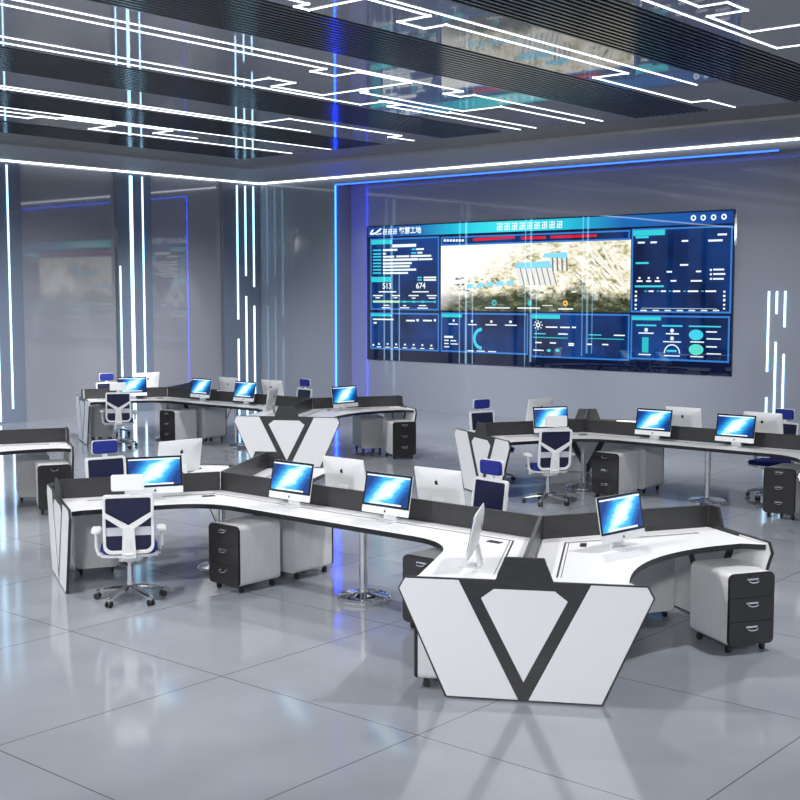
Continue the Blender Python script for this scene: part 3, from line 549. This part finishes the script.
# ------------------------------------------------------------------ monitor (display faces -Y, origin on the desk under it)
APPLE = [(0, .50), (.10, .40), (.30, .42), (.55, .30), (.62, .02), (.52, -.38), (.30, -.72), (.12, -.70), (0, -.64), (-.12, -.70), (-.30, -.72), (-.52, -.38), (-.62, .02), (-.55, .30), (-.30, .42), (-.10, .40)]
def apple_poly(cx, cz, s, mirror=1):
    pts = [(0, .36), (.14, .42), (.32, .46), (.50, .36), (.40, .18), (.36, -.02), (.44, -.22), (.58, -.34), (.50, -.56), (.34, -.78), (.16, -.74), (0, -.68), (-.16, -.74), (-.34, -.78), (-.52, -.52), (-.62, -.14), (-.58, .18), (-.40, .40), (-.18, .44)]
    leaf = [(.02, .50), (.20, .58), (.28, .78), (.10, .72)]
    return [[(cx + mirror * x * s, cz + z * s) for x, z in p] for p in (pts, leaf)]
def make_monitor():
    r = empty('computer_monitor'); W, H, CH = .515, .345, .060
    z0 = .062; T = Matrix.Translation((0, 0, z0)) @ Matrix.Rotation(R(-11), 4, 'X')   # leans back
    b = MB()
    b.prism(rrect(-W / 2, 0, W / 2, H, .008, 3), -.0085, -.001, M['silver'], 'y', T)
    prev = None
    for f, yy in ((1.0, -.001), (.90, .010), (.72, .020), (.45, .029), (.22, .033)):    # gently bulging back
        ring = [b.bm.verts.new(T @ Vector((x * f, yy, H / 2 + z * f))) for x, z in rrect(-W / 2, -H / 2, W / 2, H / 2, .03, 4)]
        if prev: b._fin([b.bm.faces.new((prev[i], prev[(i + 1) % len(ring)], ring[(i + 1) % len(ring)], ring[i])) for i in range(len(ring))], M['silver'])
        prev = ring
    b._fin([b.bm.faces.new(prev)], M['silver']); case = b.build('case', r, smooth=True)
    b = MB(); b.box(-W / 2 + .001, -.0105, CH, W / 2 - .001, -.0075, H - .001, M['bezel'], T); bz = b.build('bezel', r)
    dw, dz0, dz1 = W / 2 - .020, CH + .018, H - .018
    dm = MB(); dm.box(-dw, -.003, -(dz1 - dz0) / 2, dw, 0, (dz1 - dz0) / 2, M['display'])
    d = dm.build('display', r); d.matrix_local = T @ Matrix.Translation((0, -.0112, (dz0 + dz1) / 2))
    b = MB(); b.box(-dw, -.0156, dz1 - .016, dw, -.0143, dz1 - .004, M['display_bar'], T); b.build('menu_bar', r)
    b = MB(); b.box(-dw * .72, -.0156, dz0 + .003, dw * .72, -.0143, dz0 + .017, M['display_bar'], T); b.build('dock_bar', r)
    b = MB()
    for p in apple_poly(0, CH / 2, .017): b.prism(p, -.0092, -.0078, M['logo'], 'y', T)
    b.build('front_logo', case)
    b = MB(); Tb = T @ Matrix.Translation((0, .0295, .232)) @ Matrix.Rotation(R(4), 4, 'X')
    for p in apple_poly(0, .0, .030, -1): b.prism(p, -.006, .003, M['logo'], 'y', Tb)
    b.build('back_logo', case)
    b = MB()
    b.prism([(.085, 0), (.085, .006), (.0, .006), (-.075, .006), (-.075, 0)][::-1], -.085, .085, M['silver'], 'x')
    b.prism([(.055, .006), (.085, .006), (.052, .15), (.040, .15)], -.065, .065, M['silver'], 'x'); b.build('stand', r, bevel=.002)
    b = MB(); b.cyl((0, .0745, .055), (0, .066, .0535), .016, M['bezel'], 16); b.build('cable_hole', r)
    return r

# ------------------------------------------------------------------ chair (faces +Y, origin on the floor under the gas lift)
def make_chair():
    r = empty('office_chair')
    cb = MB(); casters = []
    for k in range(5):
        a = R(90 + 72 * k); u = Vector((math.cos(a), math.sin(a), 0))
        cb.tube([u * .02 + Vector((0, 0, .115)), u * .15 + Vector((0, 0, .105)), u * .30 + Vector((0, 0, .075))], [.042, .034, .022], M['chrome'], 8, .75)
        casters.append(u * .30)
    cb.cyl((0, 0, .08), (0, 0, .17), .035, M['chrome'], 20)
    base = cb.build('star_base', r, smooth=True)
    for c in casters:
        t = Vector((-c.y, c.x, 0)).normalized(); b = MB()
        for s in (-1, 1): b.cyl(c + t * .010 * s + Vector((0, 0, .028)), c + t * .026 * s + Vector((0, 0, .028)), .028, M['rubber'], 16)
        b.cyl(c + Vector((0, 0, .028)), c + Vector((0, 0, .070)), .011, M['chrome'], 10); b.build('caster', base, smooth=True)
    b = MB(); b.cyl((0, 0, .16), (0, 0, .30), .026, M['chrome'], 18); b.cyl((0, 0, .28), (0, 0, .40), .018, M['chrome'], 16); b.build('gas_lift', r, smooth=True)
    b = MB(); b.box(-.09, -.13, .375, .09, .12, .425, M['plastic']); b.box(-.10, -.02, .385, .10, .02, .400, M['rubber']); b.cyl((.09, .02, .40), (.23, .02, .395), .008, M['plastic'], 8); b.cyl((-.09, .02, .40), (-.23, .02, .395), .008, M['plastic'], 8)
    b.box(.19, .0, .384, .25, .04, .404, M['plastic']); b.box(-.25, .0, .384, -.19, .04, .404, M['plastic'])
    b.build('tilt_mechanism', r, bevel=.006)
    def slab(z0, z1, pts, m, name, bev):
        b = MB(); b.prism(pts, z0, z1, m, 'z'); return b.build(name, r, bevel=bev, smooth=True)
    seat = rrect(-.245, -.23, .245, .25, [.12, .10, .10, .12], 6)
    slab(.425, .448, [(x * .97, y * .97) for x, y in seat], M['plastic'], 'seat_shell', .008)
    slab(.449, .500, seat, M['blue'], 'seat', .020)
    # back, leaning backwards
    T = Matrix.Translation((0, -.235, .465)) @ Matrix.Rotation(R(8), 4, 'X')
    Hb = .53
    out = rrect(-.215, 0, .215, Hb, [.075, .03, .03, .075], 6); inn = rrect(-.190, .030, .190, Hb - .026, [.055, .018, .018, .055], 6)
    b = MB(); b.ring(out, inn, -.018, .018, M['plastic'], 'y', T); b.build('back_frame', r, bevel=.004)
    b = MB(); b.prism(inn, .002, .008, M['mesh'], 'y', T); b.build('back_mesh', r)
    b = MB(); b.prism([(-.188, .165), (.188, .165), (.188, .240), (-.188, .240)], -.006, .000, M['lumbar'], 'y', T); b.build('lumbar_support', r)
    b = MB()
    tw = .030
    b.prism([(-.062, -.03), (.062, -.03), (.048, .245), (.0, .262), (-.048, .245)], -.042, -.019, M['plastic'], 'y', T)
    b.prism([(.0, .262), (-.045, .230), (-.205, .345), (-.205, .385)], -.034, -.016, M['plastic'], 'y', T)
    b.prism([(.0, .262), (.205, .385), (.205, .345), (.045, .230)], -.034, -.016, M['plastic'], 'y', T)
    b.box(-.018, -.046, .05, .018, -.041, .15, M['cabinet'], T)
    b.tube([T @ Vector((0, -.035, .02)), Vector((0, -.225, .42)), Vector((0, -.12, .385))], [.055, .05, .05], M['plastic'], 10, .45)
    b.build('back_spine', r, bevel=0, smooth=True)
    b = MB(); b.box(-.025, -.012, Hb - .01, .025, .004, Hb + .06, M['plastic'], T); b.build('headrest_bracket', r)
    Th = T @ Matrix.Translation((0, .0, Hb + .035)) @ Matrix.Rotation(R(-10), 4, 'X')
    b = MB(); b.prism(rrect(-.138, 0, .138, .140, .018, 4), -.022, -.004, M['plastic'], 'y', Th); h = b.build('headrest', r, bevel=.003)
    b = MB(); b.prism(rrect(-.134, .004, .134, .136, .03, 5), -.003, .034, M['blue'], 'y', Th); b.build('headrest_pad', h, bevel=.012, smooth=True)
    for s in (-1, 1):
        b = MB(); b.tube([(s * .19, -.06, .428), (s * .262, -.06, .435), (s * .278, -.06, .50), (s * .278, -.06, .625)], [.022, .024, .024, .020], M['plastic'], 10, .8); a = b.build('armrest', r, smooth=True)
        b = MB(); b.prism([(x + s * .278, y - .03) for x, y in rrect(-.042, -.12, .042, .12, .03, 4)], .625, .655, M['plastic'], 'z'); b.build('arm_pad', a, bevel=.008, smooth=True)
    return r

# ------------------------------------------------------------------ placement
HUB = Vector((-5.311, 7.939)); DX, DY = 8.99, 6.62
OFF = {'front': (0, 0), 'rear left': (-DX, DY), 'rear right': (0, DY), 'left': (-DX, 0)}
ilabel = {'front': 'large white Y-armed desk island in the foreground', 'rear left': 'white Y-armed desk island in front of the left corner',
          'rear right': 'white Y-armed desk island under the video wall at right', 'left': 'white desk island end reaching in at the left edge'}
proto = make_island()
for i, (k_, (ox, oy)) in enumerate(OFF.items()):
    o = proto if i == 0 else copy_tree(proto)
    o.location = (HUB.x + ox, HUB.y + oy, 0); tag(o, ilabel[k_], 'desk island', 'white desk islands')
where = {'front': 'foreground island', 'rear left': 'back left island', 'rear right': 'back right island', 'left': 'left edge island'}

def place(proto_list, fn, x, y, rot, z=0):
    if proto_list: o = copy_tree(proto_list[0])
    else: o = fn(); proto_list.append(o)
    o.location = (x, y, z); o.rotation_euler = (0, 0, rot); return o
def arm_pos(hub, ang, a, p):      # p to the left of the arm direction
    e = d2(ang); n = Vector((-e.y, e.x)); return Vector(hub) + e * a + n * p

# facing given as world angle of the front normal
H2 = (-LL, 0)
MON = {
 1: ((-2.53, -.25), 270, 'computer, lit screen, left one on {} long middle arm'), 2: ((-1.39, -.25), 270, 'computer, lit screen, right one on {} long middle arm'),
 3: (tuple(arm_pos(H2, 240, .70, .40)), 330, 'computer, lit screen behind chair headrest, {} left arm'), 4: ((-LL - .92, .22), 172, 'computer seen from behind, {} left end'),
 5: ((-2.37, .34), 90, 'computer seen from behind, left one behind {} middle screen'), 6: ((-1.27, .36), 90, 'computer seen from behind, right one behind {} middle screen'),
 7: ((.15, -1.10), 210, 'computer standing edge-on on {} short front arm'), 8: ((.68, .10), 352, 'computer, lit screen turned right, {} right arm')}
mons = []
for isl, ids in (('front', range(1, 9)), ('rear left', range(1, 9)), ('rear right', (1, 2, 3, 4, 5, 6))):
    for i in ids:
        (x, y), f, lab = MON[i]; ox, oy = OFF[isl]
        o = place(mons, make_monitor, HUB.x + ox + x, HUB.y + oy + y, R(f - 270), ZT + .0015)
        tag(o, 'silver all-in-one ' + lab.format(where[isl]), 'computer', 'all-in-one computers')
PED = {
 1: ((-3.03, -.34), 270, 'black drawers facing viewer, left under {} long middle arm'), 2: ((-3.03, .38), 90, 'plain white side showing, behind the black-fronted one under {}'),
 3: ((-.79, -.24), 270, 'black front by the main junction of {}'), 4: (tuple(arm_pos((0, 0), 60, 1.31, -.66)), 330, 'black drawers facing right under {} right arm'),
 5: (tuple(arm_pos((0, 0), 60, 1.12, .42)), 150, 'back showing, far side under {} right arm'), 6: (tuple(arm_pos((0, 0), 300, 1.20, -.50)), 210, 'side showing behind front panel of {}'),
 7: (tuple(arm_pos(H2, 240, 1.18, -.45)), 150, 'back showing, far side under {} left arm')}
peds = []
for isl, ids in (('front', (1, 2, 3, 4, 5, 6, 7)), ('rear left', (1, 2, 3, 4, 5, 7)), ('rear right', (1, 2, 3)), ('left', (4, 5))):
    for i in ids:
        (x, y), f, lab = PED[i]; ox, oy = OFF[isl]
        if (isl, i) == ('rear right', 3): x += .10
        o = place(peds, make_pedestal, HUB.x + ox + x, HUB.y + oy + y, R(f - 270))
        tag(o, 'white pedestal, ' + lab.format(where[isl]), 'drawer pedestal', 'mobile drawer pedestals')
CH = {
 'A': (tuple(arm_pos(H2, 240, 1.01, .92)), 142, 'seen from behind at {} left arm'), 'B': (tuple(arm_pos(H2, 240, .90, -1.04)), 342, 'facing viewer beyond {} left arm'),
 'C': ((-1.41, .92), 262, 'facing viewer beyond {} long middle arm')}
chs = []
for isl in ('front', 'rear left', 'rear right'):
    for c in 'ABC':
        (x, y), f, lab = CH[c]; ox, oy = OFF[isl]
        o = place(chs, make_chair, HUB.x + ox + x, HUB.y + oy + y, R(f - 90))
        tag(o, 'blue and white office chair ' + lab.format(where[isl]), 'office chair', 'blue and white office chairs')

# ------------------------------------------------------------------ light
w = bpy.data.worlds.new('World'); scn.world = w; w.use_nodes = True
w.node_tree.nodes['Background'].inputs['Color'].default_value = (.80, .88, 1.0, 1); w.node_tree.nodes['Background'].inputs['Strength'].default_value = .72
def area(name, loc, sx, sy, power, rot=(0, 0, 0), color=(1, 1, 1)):
    l = bpy.data.lights.new(name, 'AREA'); l.shape = 'RECTANGLE'; l.size = sx; l.size_y = sy; l.energy = power; l.color = color
    o = bpy.data.objects.new(name, l); COL.objects.link(o); o.location = loc; o.rotation_euler = rot; return o
def spot(name, loc, target, power, cone, blend, color=(1, 1, 1)):
    l = bpy.data.lights.new(name, 'SPOT'); l.energy = power; l.spot_size = R(cone); l.spot_blend = blend; l.shadow_soft_size = .05; l.color = color
    o = bpy.data.objects.new(name, l); COL.objects.link(o); o.location = loc
    o.rotation_euler = (Vector(target) - Vector(loc)).to_track_quat('-Z', 'Y').to_euler(); return o

for i, (x, y) in enumerate(((-7.5, 4.5), (-7.5, 11.0), (-13.3, 5.5), (-13.3, 12.0), (-17.2, 9.0), (-3.0, 9.0))):
    o = spot('added_down_fill', (x, y, ZC - .05), (x, y, 0), 620, 130, .6); o.data.shadow_soft_size = .12  # added downward fill spots to light the islands, no fittings modelled
for x, y, p in ((1.5, -3.5, 3000), (-8.5, -4.0, 3000)):
    o = spot('added_front_fill', (x, y, ZC - .12), (-10, 13, .2), p, 70, 1.0); o.data.shadow_soft_size = .5  # unseen spots added behind the camera to brighten camera-facing fronts
for a, t, p in (((-7.5, 12), (-10.5, 21.9, .1), 3600), ((-11.5, 12), (-14.5, 21.9, .1), 3600), ((-15, 12.5), (-18.3, 21.9, .1), 3600), ((-14.5, 8.5), (WX, 11, .1), 3600), ((-15, 12), (WX, 15, .1), 3600), ((-15.5, 16), (WX, 19, .1), 3000)):
    o = spot('added_wall_fill', (*a, ZC - .12), t, p, 54, 1.0); o.data.shadow_soft_size = .3  # made-up fill, aimed low so the walls brighten towards the floor
for y in (15.6, 18.95): spot('wall_washer', (WX + .62, y, ZC - .06), (WX + .45, y, 0), 260, 36, .25)


# ------------------------------------------------------------------ camera
FPX, PIT, YAW = 1231.73, .0864, -.7046
cam = bpy.data.cameras.new('Camera'); cam.sensor_width = 36; cam.lens = FPX * 36 / 800; cam.clip_end = 200; cam.clip_start = .05
co = bpy.data.objects.new('Camera', cam); COL.objects.link(co); co.location = (0, 0, 2.7); co.rotation_euler = (PI / 2 - PIT, 0, -YAW)
scn.camera = co
vs = scn.view_settings; scn.display_settings.display_device = 'sRGB'
vs.view_transform = 'Standard'; vs.look = 'None'; vs.exposure = 0.12; vs.gamma = 1.0; vs.use_curve_mapping = False
scn.cycles.max_bounces = 8
